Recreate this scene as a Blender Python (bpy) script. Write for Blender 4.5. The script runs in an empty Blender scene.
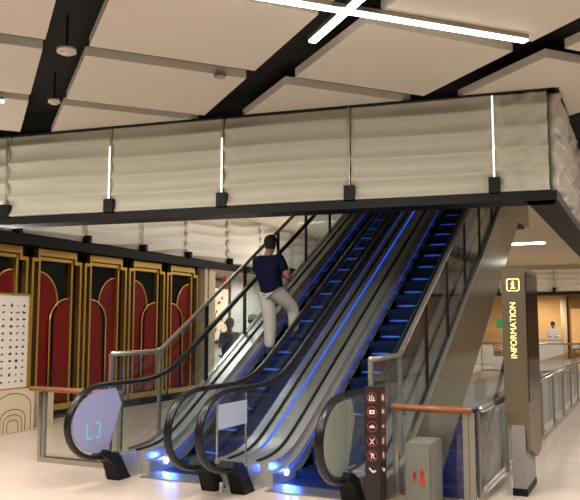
import bpy, bmesh, math, random
from mathutils import Vector, Matrix
random.seed(7)
S = bpy.context.scene
C = bpy.data.collections.new('place'); S.collection.children.link(C)
PI = math.pi
# ------------------------------------------------------------------ helpers
def srgb(r, g, b):
    f = lambda c: (c/255/12.92) if c/255 <= .04045 else ((c/255+.055)/1.055)**2.4
    return (f(r), f(g), f(b), 1)
MATS = {}
def mat(name, col, rough=.5, metal=0, spec=.5, emit=None, es=0, coat=0, bump=None, noise=None):
    m = bpy.data.materials.new(name); m.use_nodes = True
    nt = m.node_tree; b = nt.nodes['Principled BSDF']
    b.inputs['Base Color'].default_value = col
    b.inputs['Roughness'].default_value = rough
    b.inputs['Metallic'].default_value = metal
    b.inputs['Specular IOR Level'].default_value = spec
    b.inputs['Coat Weight'].default_value = coat
    if emit: b.inputs['Emission Color'].default_value = emit; b.inputs['Emission Strength'].default_value = es
    if noise:   # (scale, dark factor): slight mottling of the surface itself
        tc = nt.nodes.new('ShaderNodeTexCoord'); n = nt.nodes.new('ShaderNodeTexNoise'); n.inputs['Scale'].default_value = noise[0]
        n.inputs['Detail'].default_value = 4
        mx = nt.nodes.new('ShaderNodeMix'); mx.data_type = 'RGBA'
        mx.inputs[6].default_value = col; mx.inputs[7].default_value = tuple(c*noise[1] for c in col[:3])+(1,)
        nt.links.new(tc.outputs['Object'], n.inputs['Vector']); nt.links.new(n.outputs['Fac'], mx.inputs[0])
        nt.links.new(mx.outputs[2], b.inputs['Base Color'])
    if bump:    # (kind, scale, strength, distance)
        tc = nt.nodes.new('ShaderNodeTexCoord')
        if bump[0] == 'noise':
            n = nt.nodes.new('ShaderNodeTexNoise'); n.inputs['Scale'].default_value = bump[1]; n.inputs['Detail'].default_value = 3; out = n.outputs['Fac']
        else:
            n = nt.nodes.new('ShaderNodeTexWave'); n.wave_type = 'BANDS'; n.bands_direction = bump[0]; n.inputs['Scale'].default_value = bump[1]; out = n.outputs['Fac']
        bp = nt.nodes.new('ShaderNodeBump'); bp.inputs['Strength'].default_value = bump[2]; bp.inputs['Distance'].default_value = bump[3]
        nt.links.new(tc.outputs['Object'], n.inputs['Vector']); nt.links.new(out, bp.inputs['Height']); nt.links.new(bp.outputs['Normal'], b.inputs['Normal'])
    MATS[name] = m; return m
def glass(name, tint, refl=.08, rough=.03):
    m = bpy.data.materials.new(name); m.use_nodes = True; nt = m.node_tree; nt.nodes.clear()
    o = nt.nodes.new('ShaderNodeOutputMaterial'); t = nt.nodes.new('ShaderNodeBsdfTransparent'); g = nt.nodes.new('ShaderNodeBsdfGlossy')
    t.inputs[0].default_value = tint; g.inputs['Roughness'].default_value = rough; g.inputs[0].default_value = (1, 1, 1, 1)
    lw = nt.nodes.new('ShaderNodeLayerWeight'); pw = nt.nodes.new('ShaderNodeMath'); pw.operation = 'POWER'; pw.inputs[1].default_value = 4
    mul = nt.nodes.new('ShaderNodeMath'); mul.operation = 'MULTIPLY_ADD'; mul.inputs[1].default_value = .5; mul.inputs[2].default_value = refl
    mx = nt.nodes.new('ShaderNodeMixShader')
    nt.links.new(lw.outputs['Facing'], pw.inputs[0]); nt.links.new(pw.outputs[0], mul.inputs[0]); nt.links.new(mul.outputs[0], mx.inputs[0])
    nt.links.new(t.outputs[0], mx.inputs[1]); nt.links.new(g.outputs[0], mx.inputs[2]); nt.links.new(mx.outputs[0], o.inputs[0])
    return m
class MB:
    def __init__(s): s.bm = bmesh.new()
    def poly(s, pts):
        vs = [s.bm.verts.new(p) for p in pts]; return s.bm.faces.new(vs)
    def box(s, x0, x1, y0, y1, z0, z1, bev=0):
        if x0 > x1: x0, x1 = x1, x0
        if y0 > y1: y0, y1 = y1, y0
        if z0 > z1: z0, z1 = z1, z0
        v = [s.bm.verts.new(p) for p in [(x0,y0,z0),(x1,y0,z0),(x1,y1,z0),(x0,y1,z0),(x0,y0,z1),(x1,y0,z1),(x1,y1,z1),(x0,y1,z1)]]
        fs = [s.bm.faces.new([v[i] for i in f]) for f in [(3,2,1,0),(4,5,6,7),(0,1,5,4),(1,2,6,5),(2,3,7,6),(3,0,4,7)]]
        if bev:
            es = list({e for f in fs for e in f.edges}); bmesh.ops.bevel(s.bm, geom=es, offset=bev, segments=2, affect='EDGES')
        return s
    def prism(s, pts, axis, a, b):       # pts in the plane normal to axis; x:(y,z)  y:(x,z)  z:(x,y)
        def P(p, t): return {'x': (t, p[0], p[1]), 'y': (p[0], t, p[1]), 'z': (p[0], p[1], t)}[axis]
        A = [s.bm.verts.new(P(p, a)) for p in pts]; Bv = [s.bm.verts.new(P(p, b)) for p in pts]
        n = len(pts); s.bm.faces.new(A); s.bm.faces.new(Bv[::-1])
        for i in range(n): s.bm.faces.new([A[i], Bv[i], Bv[(i+1) % n], A[(i+1) % n]])
        return s
    def slab(s, ys, lo, hi, x0, x1):     # a strip following lo(y)..hi(y)
        rows = [[s.bm.verts.new(p) for p in [(x0,y,lo(y)),(x1,y,lo(y)),(x1,y,hi(y)),(x0,y,hi(y))]] for y in ys]
        for a, b in zip(rows, rows[1:]):
            for i in range(4): s.bm.faces.new([a[i], a[(i+1) % 4], b[(i+1) % 4], b[i]])
        s.bm.faces.new(rows[0][::-1]); s.bm.faces.new(rows[-1]); return s
    def tube(s, pts, r, n=10, ry=None, up=(1,0,0), closed=False):   # r along 'up', ry along the other direction
        ry = ry or r; pts = [Vector(p) for p in pts]; rings = []
        N = len(pts)
        for i, p in enumerate(pts):
            t = (pts[min(i+1, N-1)]-pts[max(i-1, 0)]).normalized()
            u = Vector(up); u = (u-t*u.dot(t))
            if u.length < 1e-4: u = Vector((0,0,1))-t*t.z
            if u.length < 1e-4: u = Vector((0,1,0))
            u.normalize(); w = t.cross(u)
            rings.append([s.bm.verts.new(p+u*r*math.cos(2*PI*k/n)+w*ry*math.sin(2*PI*k/n)) for k in range(n)])
        for a, b in zip(rings, rings[1:]):
            for k in range(n): s.bm.faces.new([a[k], a[(k+1) % n], b[(k+1) % n], b[k]])
        s.bm.faces.new(rings[0][::-1]); s.bm.faces.new(rings[-1]); return s
    def ball(s, c, r, seg=16):
        m = Matrix.Translation(c) @ Matrix.Diagonal((*((r, r, r) if not hasattr(r, '__len__') else r), 1))
        bmesh.ops.create_uvsphere(s.bm, u_segments=seg, v_segments=max(6, seg*2//3), radius=1, matrix=m); return s
    def build(s, name, m, parent=None, smooth=False, loc=None):
        bmesh.ops.recalc_face_normals(s.bm, faces=s.bm.faces)
        me = bpy.data.meshes.new(name); s.bm.to_mesh(me); s.bm.free()
        o = bpy.data.objects.new(name, me); C.objects.link(o); me.materials.append(m)
        if smooth:
            for p in me.polygons: p.use_smooth = True
        if parent is not None:
            o.parent = parent
            me.transform(Matrix.Translation(-Vector(base_of(parent))))
        return o
def base_of(o):
    v = Vector((0,0,0))
    while o is not None: v = v+o.location; o = o.parent
    return v
def tag(o, label=None, cat=None, group=None, kind=None):
    if label: o['label'] = label
    if cat: o['category'] = cat
    if group: o['group'] = group
    if kind: o['kind'] = kind
    return o
def thing(name, label, cat, loc=(0,0,0), group=None):
    o = bpy.data.objects.new(name, None); C.objects.link(o); o.location = loc; o.empty_display_size = .1
    return tag(o, label, cat, group)
def struct(name, mb, m): return tag(mb.build(name, m), kind='structure')
def copy_tree(o, parent=None):
    c = o.copy(); C.objects.link(c)
    if parent is not None: c.parent = parent
    for ch in list(o.children): copy_tree(ch, c)
    return c
def text_mesh(name, body, size, m, parent, origin, right, up, align='CENTER', extrude=.002, spacing=1.0, bold=0):
    cu = bpy.data.curves.new(name, 'FONT'); cu.body = body; cu.size = size; cu.align_x = align; cu.align_y = 'CENTER'; cu.extrude = extrude; cu.space_character = spacing; cu.offset = bold
    t = bpy.data.objects.new(name+'_c', cu); S.collection.objects.link(t)
    bpy.context.view_layer.update()
    me = bpy.data.meshes.new_from_object(t.evaluated_get(bpy.context.evaluated_depsgraph_get()))
    bpy.data.objects.remove(t); bpy.data.curves.remove(cu)
    r = Vector(right).normalized(); u = Vector(up).normalized(); n = r.cross(u)
    M = Matrix(((r.x,u.x,n.x,origin[0]),(r.y,u.y,n.y,origin[1]),(r.z,u.z,n.z,origin[2]),(0,0,0,1)))
    me.transform(M); me.transform(Matrix.Translation(-Vector(base_of(parent))))
    me.materials.clear(); me.materials.append(m); me.name = name
    o = bpy.data.objects.new(name, me); C.objects.link(o); o.parent = parent; return o
# ------------------------------------------------------------------ materials
M_panel = mat('ceiling_panel_paint', srgb(218,210,196), .7)
M_dark = mat('black_plenum', (.012,.012,.013,1), .8)
M_blackmetal = mat('black_metal', (.007,.006,.005,1), .5, 0, .2)
M_steel = mat('brushed_steel', (.55,.53,.50,1), .25, 1, noise=(3,.85))
M_steeld = mat('satin_rail_steel', (.36,.34,.30,1), .35, .8)
M_deck = mat('escalator_deck_steel', (.66,.64,.62,1), .3, .75, noise=(2,.8))
M_rubber = mat('black_handrail_rubber', (.008,.008,.009,1), .3, 0, .35)
M_wood = mat('orange_brown_wood_rail', srgb(150,92,52), .35, 0, .4, coat=.1, noise=(25,.65))
M_gold = mat('polished_gold', srgb(222,184,104), .32, .9)
M_goldd = mat('dark_gold_reveal', srgb(62,38,20), .4, .4)
M_red = mat('red_lacquer', srgb(126,18,10), .3, 0, .3, noise=(4,.7))
M_blackgl = mat('black_glass', (.005,.005,.005,1), .12, 0, .25)
M_white = mat('white_paint', srgb(225,220,210), .6)
M_cream = mat('cream_panel', srgb(214,198,170), .45)
M_creamline = mat('brown_line', srgb(120,95,70), .5)
M_atrium = mat('atrium_ceiling_paint', srgb(206,196,178), .8)
M_greybox = mat('grey_enamel', srgb(122,120,110), .4, .1)
M_redprint = mat('red_print', srgb(215,50,35), .5)
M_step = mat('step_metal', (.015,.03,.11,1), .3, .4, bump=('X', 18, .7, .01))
M_comb = mat('comb_plate', (.42,.42,.42,1), .35, .9, bump=('X', 12, .4, .004))
M_truss = mat('bronze_beige_cladding', srgb(148,140,118), .16, .55, .5, noise=(1.2,.82))
M_blue = mat('blue_led', (.02,.1,1,1), .5, emit=(.03,.16,1,1), es=14)
M_bluedim = mat('blue_led_strip', (.02,.1,1,1), .5, emit=(.035,.14,1,1), es=1.3)
M_lobe = mat('blue_step_highlight', (.05,.1,.3,1), .5, emit=(.03,.12,.60,1), es=.42)  # self-glow standing in for blue highlights on the risers
M_bluethin = mat('thin_blue_strip', (.02,.1,1,1), .5, emit=(.03,.12,1,1), es=.6)
M_bluespot = mat('blue_white_led', (.3,.5,1,1), .5, emit=(.25,.5,1,1), es=60)
M_line = mat('linear_lamp', (1,1,1,1), .5, emit=(1,.93,.85,1), es=9)
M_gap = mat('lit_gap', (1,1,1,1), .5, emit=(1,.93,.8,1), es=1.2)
M_L3 = mat('lilac_sticker', srgb(150,150,190), .35)
M_L3t = mat('cyan_lettering', srgb(125,195,225), .4)
M_disc = mat('pale_green_grey_sticker', srgb(150,156,144), .35)
M_paper = mat('notice_paper', srgb(170,180,200), .5)
M_pole = mat('dark_maroon_post', (.018,.010,.009,1), .4)
M_picto = mat('white_pictogram', srgb(235,222,215), .5)
M_ring = mat('red_ring', srgb(165,60,50), .5)
M_kiosk = mat('bronze_grey_metal', srgb(128,116,96), .32, .75)
M_kioskleg = mat('light_grey_metal', srgb(150,146,142), .4, .4)
M_glow = mat('lit_lettering', srgb(250,235,150), .5, emit=(1,.80,.28,1), es=1.5)
M_warmwall = mat('warm_wood_wall', srgb(222,184,130), .6)
M_brownwall = mat('brown_wall', srgb(140,105,65), .6)
M_skin = mat('skin', srgb(150,100,75), .5); M_hair = mat('black_hair', (.01,.009,.008,1), .6)
M_navy = mat('navy_cloth', srgb(16,16,42), .9, 0, .15); M_khaki = mat('pale_grey_cloth', srgb(186,180,172), .85)
M_shoe = mat('dark_blue_shoe', srgb(25,30,70), .6); M_teal = mat('dark_teal_cloth', srgb(32,44,58), .8)
M_lgrey = mat('light_grey_cloth', srgb(150,148,138), .85); M_wcloth = mat('white_cloth', srgb(228,224,216), .8)
M_green = mat('leaf_green', srgb(40,80,35), .6); M_orange = mat('orange_flower', srgb(215,120,60), .6); M_yel = mat('yellow_flower', srgb(225,200,70), .6)
M_greensign = mat('green_lit_sign', srgb(20,110,50), .5, emit=srgb(20,120,60), es=.8)
M_poster = mat('lit_poster', srgb(240,225,195), .5, emit=srgb(245,225,185), es=.7, noise=(9,.55))
G_rail = glass('clear_glass', (.95,.97,.96,1), .035)
G_esc = glass('escalator_glass', (.93,.96,.97,1), .045)
G_guard = glass('guard_glass', (.90,.94,.94,1), .055)
# pleated film of the fascias
def film(name, col, rough=.42, es=0):
    m = mat(name, col, rough, 0, .35)
    nt = m.node_tree; b = nt.nodes['Principled BSDF']
    tc = nt.nodes.new('ShaderNodeTexCoord'); n = nt.nodes.new('ShaderNodeTexNoise'); n.inputs['Scale'].default_value = 3.2; n.inputs['Detail'].default_value = 5; n.inputs['Distortion'].default_value = 1.2
    bp = nt.nodes.new('ShaderNodeBump'); bp.inputs['Strength'].default_value = .2; bp.inputs['Distance'].default_value = .03
    nt.links.new(tc.outputs['Object'], n.inputs['Vector']); nt.links.new(n.outputs['Fac'], bp.inputs['Height']); nt.links.new(bp.outputs['Normal'], b.inputs['Normal'])
    if es: b.inputs['Emission Color'].default_value = (1,.93,.8,1); b.inputs['Emission Strength'].default_value = es
    return m
M_film = film('pleated_film', srgb(186,183,166))
M_filmR = film('crinkled_film', srgb(188,180,168), .25)
M_filmL = film('pale_pleated_film', srgb(226,222,210))
# floor
M_floor = mat('polished_stone_floor', srgb(214,198,182), .27, 0, .4)
nt = M_floor.node_tree; b = nt.nodes['Principled BSDF']
tc = nt.nodes.new('ShaderNodeTexCoord'); br = nt.nodes.new('ShaderNodeTexBrick')
br.offset = 0; br.inputs['Scale'].default_value = 1; br.inputs['Brick Width'].default_value = 1.2; br.inputs['Row Height'].default_value = 1.2; br.inputs['Mortar Size'].default_value = .006
br.inputs['Color1'].default_value = srgb(216,198,182); br.inputs['Color2'].default_value = srgb(212,194,179); br.inputs['Mortar'].default_value = srgb(198,180,165)
nz = nt.nodes.new('ShaderNodeTexNoise'); nz.inputs['Scale'].default_value = 2.5; nz.inputs['Detail'].default_value = 6
mx = nt.nodes.new('ShaderNodeMix'); mx.data_type = 'RGBA'; mx.blend_type = 'MULTIPLY'; mx.inputs[0].default_value = .22
nt.links.new(tc.outputs['Object'], br.inputs['Vector']); nt.links.new(tc.outputs['Object'], nz.inputs['Vector'])
nt.links.new(br.outputs['Color'], mx.inputs[6]); nt.links.new(nz.outputs['Fac'], mx.inputs[7]); nt.links.new(mx.outputs[2], b.inputs['Base Color'])
# ------------------------------------------------------------------ camera
YAW = math.radians(25.8); PITCH = math.atan(75/730)
cam = bpy.data.cameras.new('camera'); co = bpy.data.objects.new('camera', cam); C.objects.link(co); S.camera = co
co.location = (0,0,1.65); co.rotation_euler = (PI/2+PITCH, 0, YAW)
cam.sensor_fit = 'HORIZONTAL'; cam.sensor_width = 36; cam.lens = 36*730/580; cam.clip_end = 200; cam.clip_start = .05
# ------------------------------------------------------------------ shell
VX0, VX1, VY0, VY1 = -5.45, -1.55, 7.08, 27.0     # the well in the floor
f = MB()
f.box(-14, 9, -4, VY0, -.4, 0); f.box(-14, VX0, VY0, VY1, -.4, 0); f.box(VX1, 9, VY0, VY1, -.4, 0); f.box(-14, 9, VY1, 44, -.4, 0)
struct('floor', f, M_floor)
struct('floor_lower', MB().box(-14, 9, 0, 44, -5.2, -4.9), M_floor)
struct('wall_left', MB().box(-10.1, -9.86, -4, 15.35, 0, 4.9), M_dark)
struct('wall_shopfront', MB().box(-11.6, -11.4, 15.35, 38, 0, 4.9).box(-11.6, -9.75, 15.15, 15.35, 0, 3.1), M_white)
struct('wall_back', MB().box(-14, 9, 40, 40.3, 0, 4.9), M_warmwall)
# ceiling: dark plenum over the hall, plain ceiling in the atrium with an opening for the escalators
FA, FB = Vector((-10.6, 7.666)), Vector((-.95, 9.19))       # line of the front fascia
FXR = -.93
c = MB()
c.box(-14, 9, -4, 44, 8.6, 8.8); struct('ceiling_upper', c, M_atrium)
c = MB()
c.prism([(-10.0,-4),(9,-4),(9,44),(FXR,44),(FXR,9.2),(-10.0,7.76)], 'z', 4.86, 4.95); c.prism([(-10.0,7.74),(-.95,9.17),(-.95,9.23),(-10.0,7.80)], 'z', 4.51, 4.86); c.box(FXR-.05, FXR, 9.2, 20, 4.505, 4.86); struct('ceiling_plenum', c, M_dark)
c = MB()
HX0, HX1, HY0, HY1 = -5.62, -2.0, 9.6, 16.2
c.prism([(-10.0,8.0),(-1.0,9.42),(-1.0,HY0),(-10.0,HY0)], 'z', 4.5, 4.84)
c.box(-11.4, HX0, HY0, HY1, 4.5, 4.84); c.box(HX1, -1.0, HY0, HY1, 4.5, 4.84); c.box(-11.4, -1.0, HY1, 40, 4.5, 4.84); c.box(-1.0, 9, 20, 40, 4.52, 4.84)
struct('ceiling', c, M_atrium)
# ------------------------------------------------------------------ suspended ceiling panels
A47 = math.radians(47); U = Vector((math.cos(A47), math.sin(A47))); V = Vector((-math.sin(A47), math.cos(A47)))
A5 = math.radians(49.5); U5 = Vector((math.cos(A5), math.sin(A5))); V5 = Vector((-math.sin(A5), math.cos(A5))); O5 = U5*.323-V5*.114
def clip(poly, n, d):       # keep points with n.p <= d
    out = []
    for i in range(len(poly)):
        a, b_ = poly[i], poly[(i+1) % len(poly)]; da, db = n.dot(a)-d, n.dot(b_)-d
        if da <= 0: out.append(a)
        if (da < 0 < db) or (db < 0 < da): out.append(a+(b_-a)*(da/(da-db)))
    return out
fd = (FB-FA).normalized(); fn = Vector((-fd.y, fd.x))       # normal pointing into the atrium
cols = {-3: (-6.3,-4.3), -2: (-4.05,-2.1), -1: (-1.75,.27), 0: (.70,2.52), 1: (3.02,4.78), 2: (5.22,7.1), 3: (7.55,9.4), 4: (9.8,11.7)}
rows = {r: (5.94+1.92*(r-2), 7.58+1.92*(r-2)) for r in range(-4, 5)}
panel_label = {
 (0,2): 'large pale ceiling panel hanging left of the crossing light lines', (0,3): 'long pale ceiling panel behind the large one, in front of the pleated fascia',
 (-1,2): 'pale ceiling panel at the top left corner of the view', (-1,3): 'pale ceiling panel left of the black slot with the smoke detectors',
 (-1,4): 'small visible end of a pale ceiling panel at far left, behind a short light line', (0,4): 'pale ceiling panel sliver meeting the fascia top at left',
 (1,2): 'pale ceiling panel right of the crossing light lines, above the fascia corner', (1,3): 'pale triangular ceiling panel piece touching the fascia in the middle',
 (1,1): 'pale ceiling panel above the long light line at top right', (0,1): 'pale ceiling panel at top, above the left end of the light line',
 (2,2): 'pale ceiling panel right of the wide black slot, cut by the fascia corner', (2,1): 'pale ceiling panel at the top right corner of the view'}
for ci, (u0, u1) in cols.items():
    for ri, (v0, v1) in rows.items():
        q = [O5+U5*u0+V5*v0, O5+U5*u1+V5*v0, O5+U5*u1+V5*v1, O5+U5*u0+V5*v1]
        ctr = (q[0]+q[2])/2
        if ctr.y < -3 or ctr.x > 8.5 or ctr.x < -9.6 or ctr.y > 18: continue
        a = clip(q, fn, fn.dot(FB)-.03); a = clip(a, Vector((-1,0)), 9.7); a = clip(a, Vector((0,-1)), 3.9) if a else a
        p2 = clip(clip(q, -fn, -(fn.dot(FB)-.03)), Vector((-1,0)), .90)
        mb = MB(); n = 0
        for pl in (a, p2):
            if len(pl) >= 3: mb.prism([tuple(p) for p in pl], 'z', 4.5, 4.6); n += 1
        if not n or (ci, ri) not in panel_label: continue
        o = mb.build('suspended_panel', M_panel)
        lab = panel_label.get((ci, ri))
        if not lab:
            continue
        tag(o, lab, 'ceiling panel', 'suspended ceiling panels')
# linear lamps
def lin(p, q, label, w=.036, z=4.44):
    p, q = Vector(p), Vector(q); d = (q-p).normalized(); nn = Vector((-d.y, d.x))*w
    t = thing('linear_ceiling_light', label, 'ceiling light', (*((p+q)/2), z), 'linear ceiling lights')
    MB().prism([tuple(p-nn*1.3), tuple(q-nn*1.3), tuple(q+nn*1.3), tuple(p+nn*1.3)], 'z', z+.012, z+.055).build('lamp_housing', M_steeld, t)
    MB().prism([tuple(p-nn), tuple(q-nn), tuple(q+nn), tuple(p+nn)], 'z', z-.005, z+.011).build('diffuser', M_line, t)
lin(U*1.2+V*5.70, U*4.70+V*5.66, 'long bright linear light running across the ceiling to the right')
lin(U*2.80+V*3.9, U*2.76+V*6.5, 'short bright linear light crossing the long one', z=4.465)
lin(U*-2.6+V*9.56, U*-.12+V*9.56, 'short linear light end at the far left edge of the ceiling', z=4.42)
for (cx, cy, lab, r) in ((-5.27,5.58,'white round smoke detector in the black ceiling slot, the nearer of two',.10), (-6.63,6.83,'small white round detector in the black ceiling slot, the farther of two',.075)):
    t = thing('smoke_detector', lab, 'smoke detector', (cx, cy, 4.42), 'detectors in the ceiling slot')
    MB().tube([(cx,cy,4.46),(cx,cy,4.50)], r, 20).build('base', M_white, t, True)
    MB().tube([(cx,cy,4.44),(cx,cy,4.46)], r*.6, 20).build('sensor', M_white, t, True)
    MB().tube([(cx,cy,4.50),(cx,cy,4.86)], .012, 8).build('drop_rod', M_blackmetal, t)
t = MB().tube([(-4.25,6.95,4.47),(-4.25,6.95,4.5)], .07, 16).build('sprinkler_plate', M_steeld); tag(t, 'small round sprinkler cover on the large ceiling panel edge', 'sprinkler cover')
# ------------------------------------------------------------------ pleated fascias
def wavy(p0, p1, z0, z1, nrm, prof, ns, nz, m, parent, name='pleated_panel', th=.03, sm=True):
    p0, p1, nrm = Vector(p0), Vector(p1), Vector(nrm).normalized(); L = (p1-p0).length
    mb = MB(); gr = []
    for side in (0, 1):
        g = []
        for i in range(ns+1):
            s = i/ns; col_ = []
            for j in range(nz+1):
                z = z0+(z1-z0)*j/nz; o = (prof(s*L, z-z0) if side == 0 else -th)
                p = p0+(p1-p0)*s+nrm*o; col_.append(mb.bm.verts.new((p.x, p.y, z)))
            g.append(col_)
        gr.append(g)
    for g in gr:
        for i in range(ns):
            for j in range(nz): mb.bm.faces.new([g[i][j], g[i+1][j], g[i+1][j+1], g[i][j+1]])
    A, B_ = gr
    for i in range(ns):
        mb.bm.faces.new([A[i][0], A[i+1][0], B_[i+1][0], B_[i][0]]); mb.bm.faces.new([A[i][nz], A[i+1][nz], B_[i+1][nz], B_[i][nz]])
    for j in range(nz):
        mb.bm.faces.new([A[0][j], A[0][j+1], B_[0][j+1], B_[0][j]]); mb.bm.faces.new([A[ns][j], A[ns][j+1], B_[ns][j+1], B_[ns][j]])
    return mb.build(name, m, parent, sm)
def pleat(z, per, amp):      # scalloped folds meeting in sharp horizontal creases
    t = (z/per) % 1
    return amp*(1-math.sin(PI*t))
fas = thing('ceiling_fascia', 'long grey-beige pleated bulkhead hanging in front of the escalators, turning a corner at right', 'fascia', (-5, 8.4, 3.17))
def onF(x): return FB+(FA-FB)*((FB.x-x)/(FB.x-FA.x))
ZB, ZT = 3.26, 4.485
divX = [-10.6, -8.56, -6.83, -5.12, -3.37, -1.59, -.95]
out = -fn
for i in range(len(divX)-1):
    a, b_ = onF(divX[i]+.012), onF(divX[i+1]-.012); ph = random.random()*6
    last = i == 5
    def prof(s, z, ph=ph, last=last):
        v = .045+pleat(z-.02*math.sin(s*1.1+ph), .262, .072)+.004*math.sin(s*2.3+ph)
        if last or s < .25: v += (.016 if last else .012*(1-s/.25))*(math.sin(s*31+z*9+ph)+math.sin(z*23-s*17))*.7
        return v
    wavy(a, b_, ZB, ZT, out, prof, 40 if not last else 30, 60, M_film, fas)
def strip(p, q, o0, o1, z0, z1, name, m, parent):
    p, q = Vector(p), Vector(q); d = (q-p).normalized(); nn = Vector((d.y, -d.x))
    return MB().prism([tuple(p+nn*o0), tuple(q+nn*o0), tuple(q+nn*o1), tuple(p+nn*o1)], 'z', z0, z1).build(name, m, parent)
strip(onF(-10.6), onF(-.95)+fd*.05, -.30, .10, 3.14, 3.25, 'bottom_rail', M_blackmetal, fas)
strip(onF(-10.6), onF(-.95)+fd*.08, 0, .12, 4.487, 4.50, 'top_trim', M_blackmetal, fas)
for k, x in enumerate(divX[1:6]):
    p = onF(x); strip(p-fd*.07, p+fd*.07, .02, .15, 3.25, 3.44, 'bracket', M_blackmetal, fas)
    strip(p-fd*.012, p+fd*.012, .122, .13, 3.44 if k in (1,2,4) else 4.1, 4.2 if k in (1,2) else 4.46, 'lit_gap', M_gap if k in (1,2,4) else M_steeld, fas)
    strip(p-fd*.006, p+fd*.006, .112, .118, 3.44, 4.487, 'divider', M_steeld, fas)
# right-hand face, along +Y
ys = [9.24, 10.6, 12.4, 14.2, 16.0, 17.8, 19.6]
for i in range(6):
    ph = i*1.7
    wavy((FXR,ys[i]+.01), (FXR,ys[i+1]-.01), ZB, ZT, (1,0), lambda s, z, ph=ph: .05+pleat(z+.16*s-.05*math.sin(s*3+ph), .30, .085)+.02*math.sin(s*8+z*7+ph), 36, 60, M_filmR, fas)
MB().box(FXR-.30, FXR+.06, 9.1, 19.7, 3.14, 3.25).build('bottom_rail', M_blackmetal, fas)
MB().box(FXR, FXR+.12, 9.1, 19.7, 4.487, 4.499).build('top_trim', M_blackmetal, fas)
MB().box(FXR-.2, FXR-.17, 9.4, 19.7, 3.25, 4.5).build('backing', M_atrium, fas)
strip(onF(-9.9), onF(-1.2), -.2, -.17, 3.25, 4.5, 'backing', M_atrium, fas)
# left frieze above the gold wall
fr = thing('wall_frieze', 'bright white pleated frieze above the gold and red wall panels', 'frieze', (-9.6,12,3.1))
dv = [5.7, 7.4, 9.12, 10.86, 12.62, 14.34, 16.25, 18.05, 20, 22, 24, 26]
for i in range(len(dv)-1):
    ph = i*2.1
    wavy((-9.72,dv[i]+.012), (-9.72,dv[i+1]-.012), 3.24, 4.5, (1,0), lambda s, z, ph=ph: .05+pleat(z-.10*s+.04*math.sin(s*2+ph), .25, .06), 16, 60, M_filmL, fr)
    MB().box(-9.66, -9.50, dv[i]-.04, dv[i]+.04, 3.2, 3.36).build('bracket', M_blackmetal, fr)
    MB().box(-9.60, -9.59, dv[i]-.008, dv[i]+.008, 3.3, 4.5).build('divider', M_steeld, fr)
for i in (5, 6, 7):      # scalloped pleat ends at the joints
    pts = []
    for j in range(61):
        z = 3.26+j*.0205; pts.append((-9.62+.01*math.sin(j), dv[i]+.10*(i-4)*.0+.035*math.sin(j*2*PI/12), z))
    MB().tube(pts, .05, 8).build('pleat_edge', M_filmL, fr, True)
MB().box(-9.80, -9.52, 5.6, 26, 3.08, 3.2).build('bottom_rail', M_blackmetal, fr)
MB().box(-9.52, -9.44, 5.6, 26, 3.02, 3.08).build('lower_trim', M_blackmetal, fr)
# ------------------------------------------------------------------ gold and red wall panels
wall_labels = ['gold framed wall bay half hidden behind the white product board, first at left',
 'gold framed wall bay just right of the product board, second from left', 'third gold framed wall bay, its small arch left and its big arch right',
 'fourth gold framed wall bay, above the low start of the left glass guard', 'fifth and last gold framed wall bay, nearest the white shop entrance']
def bay(y0, flip, label, i):
    t = thing('arched_wall_bay', label, 'wall panel', (-9.6, y0, 0), 'gold and red wall bays')
    y1 = y0+1.26; X = -9.6
    # outer stepped frame as a ring of prisms in the YZ plane
    def ring(outer, inner, x0, x1, name, m):
        mb = MB(); n = len(outer)
        for k in range(n):
            q = [outer[k], outer[(k+1) % n], inner[(k+1) % n], inner[k]]
            mb.prism(q, 'x', x0, x1)
        return mb.build(name, m, t)
    H = 3.0
    def stepped(d, top):
        return [(y0+d,.22),(y0+d,top-.17),(y0+.14+d,top-.17),(y0+.14+d,top),(y1-.14-d,top),(y1-.14-d,top-.17),(y1-d,top-.17),(y1-d,.22)]
    o8 = stepped(0,H); i8 = [(y0+.05,.24),(y0+.05,H-.23),(y0+.185,H-.23),(y0+.185,H-.12),(y1-.185,H-.12),(y1-.185,H-.23),(y1-.05,H-.23),(y1-.05,.24)]
    ring(o8, i8, X-.10, X-.0, 'outer_frame', M_gold)
    MB().prism(stepped(.02,H-.02), 'x', X-.20, X-.135).build('backing', M_goldd, t)
    r = lambda d, tp: [(y0+d,.24),(y0+d,tp),(y1-d,tp),(y1-d,.24)]
    ring(r(.195,2.86), r(.24,2.80), X-.135, X-.04, 'inner_frame', M_gold)
    MB().box(X-.135, X-.125, y0+.245, y1-.245, .26, 2.80).build('dark_pane', M_blackgl, t)
    ya, yb = y0+.245, y1-.245; W = yb-ya
    def arch(big):
        left = big != flip       # which jamb the arch springs from
        w = W*.64 if big else W*.62; top = 2.60 if big else 2.14; rz_ = .55 if big else .42
        def shape(w_, dz):
            pts = [(w_*math.cos(PI/2*k/14), top-dz-rz_+(rz_)*math.sin(PI/2*k/14)) for k in range(15)]
            return [(w_, .26)]+pts
        f = (lambda p: (ya+p[0], p[1])) if left else (lambda p: (yb-p[0], p[1]))
        x0 = X-.122 if big else X-.095
        if big: MB().prism([f((0,.26))]+[f(p) for p in shape(w, 0)], 'x', x0, x0+.02).build('arch_panel', M_red, t)
        else:
            MB().prism([f((0,.26))]+[f(p) for p in shape(w, 0)], 'x', x0, x0+.008).build('arch_reveal', M_blackgl, t)
            MB().prism([f((0,.26))]+[f(p) for p in shape(w-.11, .02)], 'x', x0+.008, x0+.02).build('arch_panel', M_red, t)
        MB().tube([(x0+.022, *f(p)) for p in shape(w, 0)], .016, 8).build('arch_rim', M_gold, t, True)
    arch(True); arch(False)
    MB().box(X-.13, X+.07, y0, y1, .14, .23).build('sill', M_gold, t)
    return t
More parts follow.
